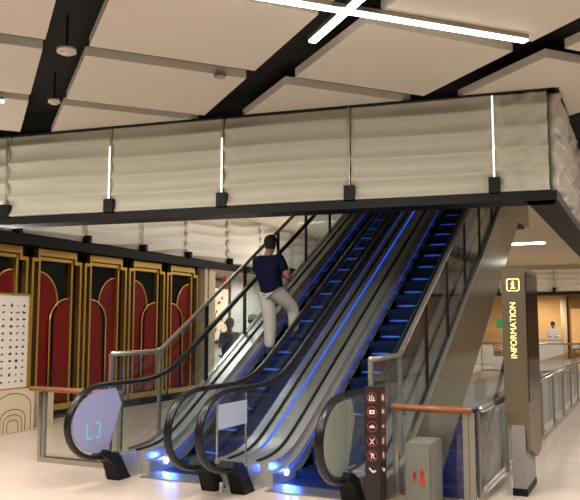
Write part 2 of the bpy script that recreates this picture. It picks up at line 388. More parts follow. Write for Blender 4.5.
for i in range(0, 5):
    bay(8.155+1.345*i, i % 2 == 0, wall_labels[i] if i >= 0 else 'gold framed wall bay cut off by the left picture edge', i)
struct('baseboard_left', MB().box(-9.74, -9.5, 4, 15.1, 0, .14), M_blackmetal)
struct('trim_1', MB().box(-9.85, -9.82, 4, 15.1, .14, 3.1), M_goldd)
# white pillar and shopfront
struct('trim_2', MB().box(-9.74, -9.5, 14.95, 15.06, 0, 3.02).box(-9.74, -9.5, 15.14, 15.42, 0, 3.02), M_cream)
struct('trim_3', MB().box(-9.7, -9.55, 15.42, 15.5, 0, 3.0), M_blackmetal)
t = thing('lit_poster', 'bright framed poster on the white shop wall behind the sloping handrail', 'poster', (-11.3,18.4,1.4))
MB().box(-11.4, -11.3, 17.95, 19.25, 1.1, 3.02).build('poster_frame', M_goldd, t)
MB().box(-11.3, -11.28, 18.15, 19.05, 1.2, 2.72).build('poster_sheet', M_poster, t)
bl = MB()
for k in range(14): bl.ball((-11.27, 18.25+random.random()*.7, 1.4+random.random()*1.1), (.01,.05,.05), 8)
bl.build('printed_flowers', M_redprint, t)
t = MB(); t.ball((-9.42,15.75,2.66), (.07,.10,.09)).ball((-9.42,15.72,2.76), (.05,.06,.06)).tube([(-9.42,15.75,2.8),(-9.42,15.75,3.02)], .006, 6)
tag(t.build('hanging_ornament', M_redprint, None, True), 'small red ornament hanging at the white shop entrance', 'ornament')
# ------------------------------------------------------------------ product board
t = thing('product_board', 'white display board with rows of small product pictures at the left edge', 'display board', (-8.9,8.1,0))
pc = MB(); pc.box(-9.0, -8.86, 6.6, 8.72, .68, 2.12); rnd = random.Random(3); nf = len(pc.bm.faces)
for r_ in range(12):
    for k in range(14):
        z = 1.95-.107*r_; y = 8.63-.128*k-(.03 if k > 2 else 0); w, h = rnd.uniform(.02,.04), rnd.uniform(.01,.024); i0 = len(pc.bm.faces)
        pc.ball((-8.858, y, z), (.004, w, h), 10)
        if rnd.random() < .6: pc.ball((-8.858, y+rnd.uniform(-.02,.02), z+h), (.004, w*.4, h*.8), 8)
        mi = 2 if rnd.random() < .3 else 1
        pc.bm.faces.ensure_lookup_table()
        for q in range(i0, len(pc.bm.faces)): pc.bm.faces[q].material_index = mi
bd = pc.build('board', M_white, t); bd.data.materials.append(mat('grey_print', srgb(70,62,62), .5)); bd.data.materials.append(mat('rosy_brown_print', srgb(150,100,88), .5))
fr_ = MB(); fr_.box(-9.02,-8.84,8.72,8.745,.66,2.14).box(-9.02,-8.84,6.6,8.745,2.12,2.145).box(-9.02,-8.84,6.6,8.745,.655,.68); fr_.build('board_frame', M_gold, t)
t = thing('board_plinth', 'cream plinth with nested arch lines below the product board', 'plinth', (-8.95,8,0))
MB().box(-9.15, -8.80, 6.5, 8.86, 0, .655, .008).build('plinth_body', M_cream, t)
ln = MB()
for (yc, R, h) in ((8.42,.36,.60),(8.42,.25,.36),(8.42,.18,.28),(8.42,.11,.2)):
    pts = [(-8.797, yc-R, .02)]+[(-8.797, yc-R*math.cos(PI*k/16), max(.02,h-R*.6)+R*.6*math.sin(PI*k/16)) for k in range(17)]+[(-8.797, yc+R, .02)]
    ln.tube(pts, .006, 6)
ln.build('arch_lines', M_creamline, t)
tag(MB().box(-9.3,-9.0,9.15,9.5,0,.6,.01).build('cream_block', M_cream), 'small cream block standing behind the arched plinth', 'block')
# ------------------------------------------------------------------ escalators
T = .577
def sp(y, s): 
    q = (y-7.3)/s
    return T*s*(q if q > 30 else math.log(1+math.exp(q)))
YT = 15.7
def N(y): return min(sp(y, .14), 1e9) if y < YT-.01 else sp(YT, .14)
def NR(y): return sp(y, .16) if y < YT else sp(YT, .16)
def frange(a, b, n): return [a+(b-a)*i/n for i in range(n+1)]
YS = [6.3, 6.8]+frange(7.0, 7.9, 12)+frange(8.4, YT, 10)+[YT+.01, YT+1.3]
def rail_path(x, zoff=0):
    P = [(6.45,.27),(6.3,.265)]
    for k in range(0, 17):
        a = -PI/2-PI*k/16
        P.append((6.18+.50*math.cos(a), .645+.375*math.sin(a)))
    P += [(6.6,1.02),(6.9,1.02)]+[(y, 1.02+NR(y)) for y in frange(6.98, 8.0, 14)]+[(y, 1.02+NR(y)) for y in (9,11,13,15,YT-.1)]+[(YT+.2, 1.03+NR(YT)),(YT+1.2, 1.03+NR(YT))]
    return [(x, a, b_+zoff) for a, b_ in P]
def balustrade(t, x, inner):
    hp = rail_path(x)
    MB().tube(hp, .042, 14, .028).build('handrail', M_rubber, t, True)
    ip = [(p[1], p[2]) for p in hp[1:]]
    # glass: inside the handrail loop down to the deck
    top = [(a, b_-.02) for a, b_ in ip[17:]]; loop = [(6.18+(a-6.18)*.95, .645+(b_-.645)*.95) for a, b_ in ip[1:17]]
    poly = [(6.3,.28)]+loop+top
    bot = [(y, N(y)+.2) for y in [YT+1.2, YT+.01, YT]+[15,13,11,9,8.2]+frange(7.9,7.0,9)+[6.5]]
    MB().prism(poly+bot, 'x', x-.006, x+.006).build('glass_balustrade', G_esc, t)
    ft = MB(); ft.prism([(6.14,.30),(6.20,.35),(6.40,.27),(6.60,.0),(6.40,.0),(6.32,.19)], 'x', x-.08, x+.08); ft.build('newel_base', M_blackmetal, t)
    # deck along the foot of the glass
    dk = MB(); dk.slab([y for y in YS if y > 6.7], lambda y: max(.0 if y < 7.2 else -9, N(y)-.05), lambda y: N(y)+.245, x-(.1 if inner > 0 else .13), x+(.1 if inner < 0 else .13)); e_ = x+.13*inner; dk.slab([y for y in YS if y > 6.7], lambda y: max(.0 if y < 7.2 else -9, N(y)-.05), lambda y: N(y)+.14, min(e_, e_+.05*inner), max(e_, e_+.05*inner)); dk.prism([(6.60,.0),(6.42,.27),(6.8,.245),(6.8,0)], 'x', x-.085, x+.085); dk.build('deck_skirt', M_deck, t)
    MB().slab([y for y in YS if y > 6.7], lambda y: N(y)+.246, lambda y: N(y)+.262, x-.016, x+.016).build('glass_clamp', M_blackmetal, t)
def truss_poly(y0, top, depth):
    ys_ = [y for y in YS if y > y0]+[]
    up_ = [(y0, top(y0))]+[(y, top(y)) for y in ys_]
    dn = [(ys_[-1], N(YT)-1.05), (YT+.6, N(YT)-1.05), (YT-.2, N(YT-.2)-depth), (8.6, N(8.6)-depth), (y0, N(8.6)-depth-.4)]
    return up_+dn
def make_escalator(label, x0, x1, name):
    t = thing('escalator', label, 'escalator', ((x0+x1)/2, 6.3, 0), 'pair of escalators going up')
    balustrade(t, x0, 1); balustrade(t, x1, -1)
    sx0, sx1 = x0+.185, x1-.185
    MB().prism(truss_poly(7.09, lambda y: N(y)-.26, .95), 'x', x0-.16+.02, x1+.16-.02).build('truss', M_blackmetal, t)
    MB().box(sx0, sx1, 6.62, 6.95, .001, .012).build('comb_plate', M_comb, t)
    k = 0; y = 6.94
    while y < YT+.6:
        z = N(y+.02) if y < YT-.3 else N(YT)
        st = MB()
        prof_ = [(y,z),(y+.405,z),(y+.405,z-.03),(y+.12,z-.2),(y+.05,z-.235),(y+.03,z-.15),(y+.012,z-.07)]
        st.prism(prof_, 'x', sx0, sx1); so = st.build('step', M_step, t)
        if z > .12: MB().ball((sx0+.17, y+.038, z-.17), (.16,.02,.018), 14).build('step_highlight', M_lobe, so, True)  # glowing lobe shaped like the blue light caught on each riser, not a fitting
        y += .4; k += 1
    return t
XA0, XA1, XB0, XB1 = -5.2, -4.0, -3.66, -2.48
eA = make_escalator('left escalator going up, carrying the man in the navy shirt', XA0, XA1, 'A')
eB = make_escalator('right escalator going up, empty, beside the bronze glass guard', XB0, XB1, 'B')
# skirt lights
def led_line(t, x, h, ya, yb, name='led_strip', m=M_bluedim, r=.008):
    MB().tube([(x, y, N(y)+h) for y in [q for q in YS if ya <= q <= yb]], r, 6).build(name, m, t)
for t_, x_ in ((eA, XA0+.183), (eB, XB0+.183)): led_line(t_, x_, .10, 7.2, YT, m=M_bluethin, r=.003)  # blue glow lines added along skirt edges that carry no strip light
for t, x in ((eA, XA0), (eB, XB0)):
    MB().tube([(x+.175,7.12,.10),(x+.19,7.12,.10)], .028, 16).build('skirt_lamp', M_bluespot, t)
# outer decks and cladding
MB().slab([y for y in YS if y > 6.45], lambda y: N(y)+.21, lambda y: N(y)+.235, XB1+.1, -2.25).build('outer_deck', M_deck, eB)
MB().prism(truss_poly(7.1, lambda y: N(y)+.21, .97), 'x', -2.262, -2.25).build('side_cladding', M_truss, eB)
MB().slab([6.5,7.1], lambda y: .0, lambda y: .21, -2.27, -2.25).build('plinth_cladding', M_truss, eB)
MB().slab([y for y in YS if y > 6.45], lambda y: N(y)+.21, lambda y: N(y)+.235, -5.40, XA0-.1).build('outer_deck', M_deck, eA)
MB().slab([6.5,7.1], lambda y: .0, lambda y: .21, -5.40, -5.38).build('plinth_cladding', M_deck, eA)
MB().prism(truss_poly(7.1, lambda y: N(y)+.21, .97), 'x', -5.40, -5.388).build('side_cladding', M_truss, eA)
t = thing('centre_deck', 'shiny steel strip filling the gap between the two escalators', 'deck', ((XA1+XB0)/2, 6.8, 0))
MB().slab([y for y in YS if y > 6.65], lambda y: max(0 if y < 7.2 else -9, N(y)-.1), lambda y: N(y)+.235, XA1+.1, XB0-.1).build('deck_cover', M_deck, t)
led_line(t, XA1+.115, .245, 7.3, YT, 'led_strip', M_bluedim, .007)
# L3 sticker and plain sticker on the newel glass
def sticker(t, x, m, letters):
    pts = [(6.40,.975),(6.50,.80),(6.28,.30)]+[(6.18+.44*math.cos(-PI/2-PI*k/14), .645+.325*math.sin(-PI/2-PI*k/14)) for k in range(15)]
    s = MB().prism(pts, 'x', x+.007, x+.012).build('newel_sticker', m, t)
    if letters: text_mesh('lettering', 'L3', .25, M_L3t, s, (x+.0145, 6.06, .55), (0,1,0), (0,0,1), spacing=1.15)
    return s
sticker(eA, XA0, M_L3, True)['label'] = 'lilac sticker reading L3'
sticker(eB, XB1, M_disc, False)['label'] = 'pale grey-green sticker'
# notice on the right escalator's left glass
n_ = MB().box(XB0+.008, XB0+.013, 6.0, 6.55, .67, .90).build('notice_sheet', M_paper, eB); n_['label'] = 'pale notice sheet stuck on the glass'
for yy in (6.0, 6.55): MB().box(XB0-.008, XB0+.008, yy-.004, yy+.004, .38 if yy < 6.2 else .27, .97).build('glass_joint', M_steel, eB)
tag(MB().tube([(-3.86,6.42,0),(-3.86,6.42,.09)], .022, 12).build('floor_stud', M_white), 'small white stud on the floor between the newels', 'floor stud')
# sloping guards
def guard(x, label, first):
    t = thing('glass_guard', label, 'guard rail', (x, 6.5, 0), 'sloping glass guards beside the escalators')
    path = [(6.5,1.33),(7.0,1.33),(7.35,1.335),(7.45,1.37)]+[(y, 1.335+.577*(y-7.4)) for y in (8,9,10,11,12,13,14,15,15.8)]
    MB().tube([(x,a,b_) for a, b_ in path], .028, 10).build('top_rail', M_steeld, t, True)
    ys_ = [6.5, 7.4, 8.45, 9.5, 10.6, 11.7, 12.8, 13.9, 15.0]
    zt = lambda y: 1.33 if y < 7.4 else 1.335+.577*(y-7.4)
    for y in ys_: MB().box(x-.018, x+.018, y-.022, y+.022, N(y)+.2, zt(y)).build('post', M_blackmetal if y > 7.5 else M_steeld, t)
    for a, b_ in zip(ys_, ys_[1:]):
        n = 6; pts = [(a+.03, zt(a+.03)-.03),(b_-.03, zt(b_-.03)-.03)]+[(y, N(y)+.26) for y in frange(b_-.03, a+.03, n)]
        MB().prism(pts, 'x', x-.006, x+.006).build('glass_pane', G_guard, t)
    MB().slab([y for y in YS if 6.45 < y <= 15.2], lambda y: N(y)+.236, lambda y: N(y)+.262, x-.025, x+.025).build('base_channel', M_steel, t)
    return t
guard(-2.31, 'sloping glass guard right of the escalators, above the bronze cladding', 0)
guard(-5.34, 'sloping glass guard left of the escalators, in front of the gold wall', 0)
# lower flight rising in the well
t = thing('lower_escalator', 'blue lit escalator flight coming up from the floor below, seen under the cladding', 'escalator', (-3.1,15,0))
off = 7.9
y = 7.12
while y < 15.4:
    z = T*(y-7.3-off)
    MB().prism([(y,z),(y+.405,z),(y+.405,z-.03),(y+.12,z-.2),(y+.05,z-.235),(y+.012,z-.07)], 'x', -3.55, -2.6).build('step', M_step, t)
    y += .4
for x in (-3.6, -2.55):
    MB().slab([7.1,15.2], lambda y: T*(y-7.3-off)-.3, lambda y: T*(y-7.3-off)+.2, x-.04, x+.04).build('skirt', M_deck, t)
    MB().slab([7.1,15.2], lambda y: T*(y-7.3-off)+.2, lambda y: T*(y-7.3-off)+.95, x-.006, x+.006).build('glass_balustrade', G_esc, t)
    MB().tube([(x,7.1,T*(7.1-7.3-off)+.97),(x,15.2,T*(15.2-7.3-off)+.97)], .04, 10).build('handrail', M_rubber, t)
MB().slab([7.1,15.2], lambda y: T*(y-7.3-off)-.9, lambda y: T*(y-7.3-off)-.28, -3.7, -2.45).build('truss', M_truss, t)
MB().tube([(-3.55,7.2,T*(7.2-7.3-off)+.1),(-3.55,15,T*(15-7.3-off)+.1)], .014, 6).build('led_strip', M_blue, t)
MB().tube([(-2.6,7.2,T*(7.2-7.3-off)+.1),(-2.6,15,T*(15-7.3-off)+.1)], .014, 6).build('led_strip', M_blue, t)
# ------------------------------------------------------------------ railings
def railing(label, p, q, posts, wood_z=.87, glass_z=1.12, wood=True, loc_group='glass railings round the well', side=1, over=.0):
    p, q = Vector(p), Vector(q); d = (q-p).normalized(); L = (q-p).length; nn = Vector((d.y,-d.x))*side
    t = thing('glass_railing', label, 'railing', (p.x,p.y,0), loc_group)
    def bx(s0, s1, o0, o1, z0, z1, name, m):
        a, b_ = p+d*s0, p+d*s1
        return MB().prism([tuple(a+nn*o0), tuple(b_+nn*o0), tuple(b_+nn*o1), tuple(a+nn*o1)], 'z', z0, z1).build(name, m, t)
    bx(0, L, -.04, .04, 0, .06, 'base_channel', M_steel)
    n = 0
    for s in posts: bx(s-.025, s+.025, .014, .05, .06, wood_z-.02, 'post', M_steel if n == 0 else M_steeld); n += 1
    pr = list(posts)
    for a, b_ in zip(pr, pr[1:]): bx(a+.008, b_-.008, -.006, .006, .06, glass_z, 'glass_pane', G_rail)
    if wood:
        mb = MB(); a, b_ = p-d*over+nn*.05, q+nn*.05
        mb.tube([(a.x,a.y,wood_z),(b_.x,b_.y,wood_z)], .05, 12, .032, up=(nn.x,nn.y,0)); mb.build('handrail', M_wood, t, True)
    else:
        a, b_ = p+nn*.06, q+nn*.06
        MB().tube([(a.x,a.y,wood_z),(b_.x,b_.y,wood_z)], .032, 12).build('handrail', M_steel, t, True)
    return t
railing('short glass railing with wooden handrail left of the left escalator newel', (-6.72,6.88), (-5.45,6.88), [.03,.09,1.24], over=.12)
railing('short glass railing with wooden handrail between the right escalator and the corner', (-2.22,6.88), (-1.46,6.88), [.03,.70,.755], over=.0)
rl = railing('long glass railing with steel handrail running back along the well at right', (-1.46,6.95), (-1.28,26.9), [.03]+[1.40*k+.06 for k in range(1,14)], wood=False, side=1)
railing('far glass railing crossing behind the well', (-5.4,27.1), (-1.2,27.1), [.03,1.0,2.0,3.1,4.15], wood=False, wood_z=1.0, glass_z=1.0)
# ------------------------------------------------------------------ fire box
t = thing('extinguisher_cabinet', 'grey metal fire cabinet with red symbols, standing at the glass railing', 'fire cabinet', (-1.83,6.5,0))
MB().box(-1.96,-1.73,6.38,6.80,0,.615,.008).build('cabinet_body', M_greybox, t)
MB().box(-1.955,-1.735,6.372,6.379,.02,.595,.003).build('cabinet_door', M_greybox, t)
p_ = MB(); p_.box(-1.875,-1.86,6.365,6.371,.31,.36); 
for k in range(4): p_.box(-1.885+.003*(k%2), -1.862+.006*((k+1)%2), 6.365, 6.371, .30+.024*k, .314+.024*k)
p_.build('flame_symbol', M_redprint, t)
p_ = MB(); p_.box(-1.822,-1.782,6.365,6.371,.27,.325).box(-1.815,-1.79,6.365,6.371,.335,.35).box(-1.82,-1.785,6.365,6.371,.362,.378).box(-1.808,-1.797,6.365,6.371,.35,.40)
p_.build('extinguisher_symbol', M_redprint, t)
# ------------------------------------------------------------------ rules post
t = thing('rules_post', 'dark maroon post with a column of round safety pictograms in front of the newel', 'sign post', (-2.15,6.15,0))
MB().box(-2.222,-2.085,6.08,6.25,0,1.115,.004).build('post_body', M_pole, t)
def picto(face):
    # face 0 = front (-Y), 1 = side (+X)
    def P(a, z): return (-2.153+a, 6.078, z) if face == 0 else (-2.083, 6.165+a, z)
    up = (0,-1,0) if face == 0 else (1,0,0)
    for k in range(6):
        zc = 1.025-.123*k
        fg = MB()
        if k < 5:
            mb = MB(); mb.tube([P(.042*math.cos(2*PI*j/24), zc+.045*math.sin(2*PI*j/24)) for j in range(25)], .003, 6); mb.build('pictogram_ring', M_ring, t)
        def st(a0, z0, a1, z1, w=.006): fg.tube([P(a0, zc+z0), P(a1, zc+z1)], w*.72, 6)
        if k == 0: st(-.02,-.02,-.02,.02); st(0,-.02,0,.025); st(.018,-.02,.018,.01); st(-.028,-.024,.028,-.024,.005)
        elif k == 1: st(-.024,.012,.024,.012,.008); st(-.024,-.012,.024,-.012,.008); st(-.024,0,-.008,0,.008); st(.008,0,.024,0,.008)
        elif k == 2: st(-.024,-.006,.024,-.006,.009); st(-.01,.008,.014,.008,.006)
        elif k == 3: st(-.02,-.026,.02,.026,.006); st(.012,-.026,-.004,.004,.006); st(-.02,.018,0,.0,.006)
        elif k == 4: st(-.02,.024,.022,-.026,.005); st(-.008,-.024,-.008,.02,.006); st(-.008,.02,.014,.012,.006); st(.014,.012,.004,-.004,.006)
        else: st(-.03,.02,.0,-.012,.009); st(.0,-.012,.03,.0,.011); st(-.01,.0,.018,-.016,.009)
        fg.build('pictogram', M_picto, t)
picto(0); picto(1)
# ------------------------------------------------------------------ information kiosk
t = thing('information_kiosk', 'tall bronze-grey information pylon with lit vertical lettering and a dark side screen', 'information sign', (-1.14,7.5,0))
X0, X1, Y0, Y1 = -1.27, -1.045, 7.46, 8.36
MB().box(X0,X1,Y0,Y1,.80,2.215,.004).build('upper_body', M_kiosk, t)
lo = MB()
def frus(z0, a, z1, b_):
    v = [lo.bm.verts.new(p) for p in [(a[0],a[2],z0),(a[1],a[2],z0),(a[1],a[3],z0),(a[0],a[3],z0),(b_[0],b_[2],z1),(b_[1],b_[2],z1),(b_[1],b_[3],z1),(b_[0],b_[3],z1)]]
    for q in [(3,2,1,0),(4,5,6,7),(0,1,5,4),(1,2,6,5),(2,3,7,6),(3,0,4,7)]: lo.bm.faces.new([v[i] for i in q])
frus(.64, (X0+.03,X1-.03,Y0+.09,Y1-.02), .80, (X0,X1,Y0,Y1))
lo.build('tapered_body', M_kiosk, t)
MB().prism([(Y0+.05,.80),(Y1,.80),(Y1,.36),(Y0+.62,.30),(Y0+.28,.40),(Y0+.14,.42)], 'x', X1-.045, X1-.004).build('side_plate', M_kiosk, t)
MB().box(X0+.045,X1-.05,Y0+.07,Y1-.16,.06,.70,.004).build('leg', M_kioskleg, t)
MB().box(X0+.04,X1-.045,Y0+.065,Y1-.15,0,.07).build('foot', M_blackmetal, t)
MB().box(X1-.002,X1+.006,Y0+.05,Y1-.02,.90,2.17).build('side_screen', M_blackgl, t)
text_mesh('lettering', 'INFORMATION', .082, M_glow, t, ((X0+X1)/2-.005, Y0-.003, 1.60), (0,0,1), (-1,0,0), spacing=.99, bold=0)
ic = MB(); cx, cz, hs, rr = (X0+X1)/2+.0, 2.045, .058, .018
pts = []
for (sx, sz, a0) in ((1,1,0),(-1,1,PI/2),(-1,-1,PI),(1,-1,3*PI/2)):
    for k in range(5): a = a0+PI/2*k/4; pts.append((cx+sx*(hs-rr)+rr*math.cos(a), Y0-.003, cz+sz*(hs-rr)+rr*math.sin(a)))
ic.tube(pts+[pts[0]], .0055, 6); ic.box(cx-.01,cx+.01,Y0-.006,Y0,cz-.030,cz+.012).box(cx-.02,cx+.01,Y0-.006,Y0,cz+.004,cz+.014).box(cx-.022,cx+.022,Y0-.006,Y0,cz-.036,cz-.026).ball((cx,Y0-.003,cz+.030), (.011,.003,.011), 10)
ic.build('info_symbol', M_glow, t)
# ------------------------------------------------------------------ people
def skin_mesh(name, joints, edges, m, parent, root=0, sub=2, sc=1, M=None):
    me = bpy.data.meshes.new(name); me.from_pydata([Vector(j[0])*sc for j in joints], edges, [])
    o = bpy.data.objects.new(name+'_t', me); S.collection.objects.link(o)
    md = o.modifiers.new('s', 'SKIN'); md.use_smooth_shade = True
    for i, j in enumerate(joints):
        r = j[1] if hasattr(j[1], '__len__') else (j[1], j[1])
        me.skin_vertices[0].data[i].radius = (r[0]*sc, r[1]*sc); me.skin_vertices[0].data[i].use_root = (i == root)
    ss = o.modifiers.new('b', 'SUBSURF'); ss.levels = sub; ss.render_levels = sub
    bpy.context.view_layer.update()
    m2 = bpy.data.meshes.new_from_object(o.evaluated_get(bpy.context.evaluated_depsgraph_get()))
    bpy.data.objects.remove(o); m2.name = name
    if M is not None: m2.transform(M)
    m2.materials.clear(); m2.materials.append(m)
    for p in m2.polygons: p.use_smooth = True
    q = bpy.data.objects.new(name, m2); C.objects.link(q); q.parent = parent; return q
def person(label, loc, rz, H=1.72, shirt=M_navy, pants=M_khaki, pose=None, cap=None, sleeves='short', shoe=M_shoe, group=None):
    """x right, y forward (face), z up, feet at z=0 unless the pose lifts them"""
    t = thing('person', label, 'person', loc, group); t.rotation_euler.z = rz
    J = dict(pelvis=(0,0,.93), waist=(0,.005,1.06), chest=(0,.0,1.26), neck0=(0,-.015,1.42), neck1=(0,0,1.50), head0=(0,.02,1.57), head1=(0,.015,1.645),
      shl=(-.185,-.01,1.385), ell=(-.235,-.02,1.12), wrl=(-.20,.12,.92), shr=(.185,-.01,1.385), elr=(.245,-.02,1.12), wrr=(.22,.12,.92),
      hipl=(-.09,0,.88), knl=(-.10,.03,.49), anl=(-.10,-.02,.09), hipr=(.09,0,.88), knr=(.10,.03,.49), anr=(.10,-.02,.09))
    J.update(pose or {}); s = H/1.75
    V_ = {k: Vector(v) for k, v in J.items()}
    for sd in 'lr':   # feet and hands follow ankle / wrist
        V_['heel'+sd] = V_['an'+sd]+Vector((0,-.03,-.045)); V_['toe'+sd] = V_['an'+sd]+Vector((0.01 if sd == 'r' else -.01,.16,-.06))
        d = (V_['wr'+sd]-V_['el'+sd]).normalized(); V_['hd'+sd] = V_['wr'+sd]+d*.06
    R = dict(pelvis=(.15,.11), waist=(.135,.10), chest=(.155,.105), neck0=(.07,.065), neck1=(.055,.055), head0=(.068,.08), head1=(.074,.088),
      sh=.062, el=.042, wr=.028, hd=.035, hip=.092, kn=.058, an=.040, toe=.03)
    order = ['pelvis','waist','chest','neck0','neck1','head0','head1']
    js, es, ix = [], [], {}
    def add(k, r):
        ix[k] = len(js); js.append((V_[k], r)); return ix[k]
    for k in order:
        add(k, R[k])
        if len(js) > 1: es.append((len(js)-2, len(js)-1))
    for sd in 'lr':
        a = ix['chest']
        for k in ('sh','el','wr','hd'): b_ = add(k+sd, R[k]); es.append((a if k != 'sh' else ix['chest'], b_)); a = b_
        a = ix['pelvis']
        for k in ('hip','kn','an','toe'): b_ = add(k+sd, R[k]); es.append((a, b_)); a = b_
    body = skin_mesh('body', js, es, M_skin, t, 0, 2, s)
    # fingers
    for sd in 'lr':
        h = V_['hd'+sd]; d = (h-V_['wr'+sd]).normalized(); side = d.cross(Vector((0,0,1)))
        if side.length < .2: side = Vector((1,0,0))
        side.normalize(); dn = d.cross(side)
        for k in range(4):
            o_ = side*(-.024+.016*k); L = (.060,.072,.068,.052)[k]
            MB().tube([(h+o_)*s, (h+o_+d*L*.5)*s, (h+o_+d*L*.85+dn*.018)*s, (h+o_+d*L*.95+dn*.034)*s], .0085*s, 7).build('finger', M_skin, None, True).parent = t
        MB().tube([(h-d*.03-side*.028)*s, (h-side*.045+d*.008)*s, (h-side*.043+d*.036)*s], .010*s, 7).build('thumb', M_skin, None, True).parent = t
    # clothes over the same skeleton
    g = .016
    sj = [(V_['pelvis']+Vector((0,0,-.13)), (.185,.15)), (V_['pelvis']+Vector((0,0,.03)), (.19,.155)), (V_['waist'], (.18,.15)), (V_['chest'], (.205,.16)), (V_['neck0']+Vector((0,0,-.035)), (.12,.11))]
    se = [(0,1),(1,2),(2,3),(3,4)]
    for sd in 'lr':
        a = len(sj); up_ = V_['sh'+sd]; e = V_['el'+sd]
        sj.append((up_+Vector((0,0,-.01)), .092)); se.append((3, a))
        f_ = .72 if sleeves == 'short' else 1.0
        sj.append((up_+(e-up_)*f_, .07 if sleeves == 'short' else .062)); se.append((a, a+1))
        if sleeves != 'short': sj.append((V_['wr'+sd], .042)); se.append((a+1, a+2))
    skin_mesh('shirt', sj, se, shirt, t, 0, 2, s)
    pj_ = [(V_['pelvis']+Vector((0,0,.08)), (.172,.138))]; pe = []
    for sd in 'lr':
        a = len(pj_); pj_ += [(V_['hip'+sd], .128), (V_['kn'+sd], .102), (V_['an'+sd]+Vector((0,0,.02)), .076)]
        pe += [(0,a),(a,a+1),(a+1,a+2)]
    skin_mesh('trousers', pj_, pe, pants, t, 0, 2, s)
    for sd in 'lr':
        a = V_['an'+sd]; mb = MB()
        mb.ball((a+Vector((0,.06,-.045)))*s, (.052*s,.14*s,.045*s), 14); mb.ball((a+Vector((0,-.02,-.01)))*s, (.046*s,.06*s,.06*s), 12)
        mb.build('shoe', shoe, None, True).parent = t
    hd = V_['head1']
    face = MB(); face.ball((hd+Vector((0,.092,-.035)))*s, (.013*s,.02*s,.022*s), 10)
    face.build('nose', M_skin, None, True).parent = t
    for q in (-1,1):
        MB().ball((hd+Vector((.033*q,.082,.0)))*s, (.011*s,.008*s,.007*s), 8).build('eye', M_hair, None, True).parent = t
        MB().ball((hd+Vector((.082*q,.0,-.02)))*s, (.012*s,.02*s,.03*s), 10).build('ear', M_skin, None, True).parent = t
    MB().ball((hd+Vector((0,.085,-.07)))*s, (.022*s,.008*s,.006*s), 8).build('mouth', M_redprint, None, True).parent = t
    if cap:
        MB().ball((hd+Vector((0,-.005,.045)))*s, (.094*s,.106*s,.07*s), 16).ball((hd+Vector((0,.11,.03)))*s, (.07*s,.06*s,.01*s), 14).build('cap', cap, None, True).parent = t
        MB().ball((hd+Vector((0,-.03,-.01)))*s, (.087*s,.085*s,.075*s), 16).build('hair', M_hair, None, True).parent = t
    else:
        MB().ball((hd+Vector((0,-.018,.028)))*s, (.094*s,.106*s,.094*s), 20).ball((hd+Vector((0,-.035,-.035)))*s, (.084*s,.078*s,.075*s), 16).build('hair', M_hair, None, True).parent = t
    return t
st = N(9.36)    # tread he stands on
PX, PY = -4.86, 9.50
person('man in navy t-shirt and pale trousers riding up the left escalator, seen from behind', (PX,PY,st), math.radians(-4), 1.78, pose=dict(
    knr=(.18,.27,.70), anr=(.14,.34,.325), hipr=(.07,.01,.90), hipl=(-.12,0,.89), pelvis=(-.025,0,.95), waist=(-.05,-.01,1.08), chest=(-.075,-.02,1.27), neck0=(-.075,-.03,1.43), neck1=(-.07,-.01,1.51), shl=(-.27,-.02,1.385), shr=(.12,-.02,1.40), knl=(-.07,.03,.50), anl=(-.07,.0,.09),
    elr=(.215,.03,1.13), wrr=(.10,.27,1.13), ell=(-.30,.06,1.14), wrl=(-.08,.29,1.16), head0=(-.06,.03,1.565), head1=(-.06,.03,1.64)))
person('person in dark teal shirt facing the lit poster, behind the left guard', (-8.3,14.1,0), math.radians(60), 1.80, M_teal, M_teal, pose=dict(wrl=(-.1,.30,1.25), wrr=(.12,.32,1.28)), group=None)
person('person with a white cap beyond the left escalator, only the head showing', (-6.62,12.1,0), math.radians(-160), 1.85, M_lgrey, M_khaki, cap=M_wcloth)
person('person in white shirt standing behind the far reception counter', (-3.76,35.2,0), math.radians(-175), 1.80, M_wcloth, M_teal, sleeves='long', pose=dict(wrl=(-.15,.25,1.1), wrr=(.15,.25,1.1)))
# ------------------------------------------------------------------ far end
bf = thing('back_frieze', 'pale pleated frieze above the far reception hall', 'frieze', (-3,37,3.1))
for i in range(6):
    wavy((-9+2.6*i+.01,36.8), (-9+2.6*(i+1)-.01,36.8), 3.25, 4.3, (0,-1), lambda s, z: .05+pleat(z, .26, .06), 6, 40, M_filmL, bf)
    MB().box(-9+2.6*i-.06,-9+2.6*i+.06,36.6,36.72,3.18,3.42).build('bracket', M_blackmetal, bf)
MB().box(-11,9,36.65,36.95,3.08,3.2).build('bottom_rail', M_blackmetal, bf)
struct('trim_4', MB().box(-11.4,9,36.8,37,4.3,4.5), M_atrium)
struct('wall_reception', MB().box(-5.6,-3.62,39,39.4,0,3.1), M_warmwall)
struct('wall_reception_right', MB().box(-3.35,4,38.6,38.8,0,3.1).box(-3.62,-3.3,39.5,39.6,0,3.1), M_brownwall)
t = thing('wall_niche_panel', 'cream panel on the brown wall right of the reception', 'panel', (-2,38.5,0))
MB().box(-3.25,-.6,38.45,38.58,.3,2.45).build('panel_face', M_warmwall, t)
t = thing('column', 'pinkish cream column beside the reception wall', 'column', (-3.5,37.6,0))
MB().tube([(-3.5,37.6,0),(-3.5,37.6,3.1)], .14, 20).build('shaft', M_cream, t, True)
t = thing('reception_counter', 'white reception counter in front of the person in white', 'counter', (-4.0,34.4,0))
MB().box(-4.75,-3.3,34.0,34.7,0,1.0,.02).build('counter_body', M_white, t); MB().box(-4.8,-3.25,33.95,34.75,1.0,1.06,.01).build('counter_top', M_cream, t)
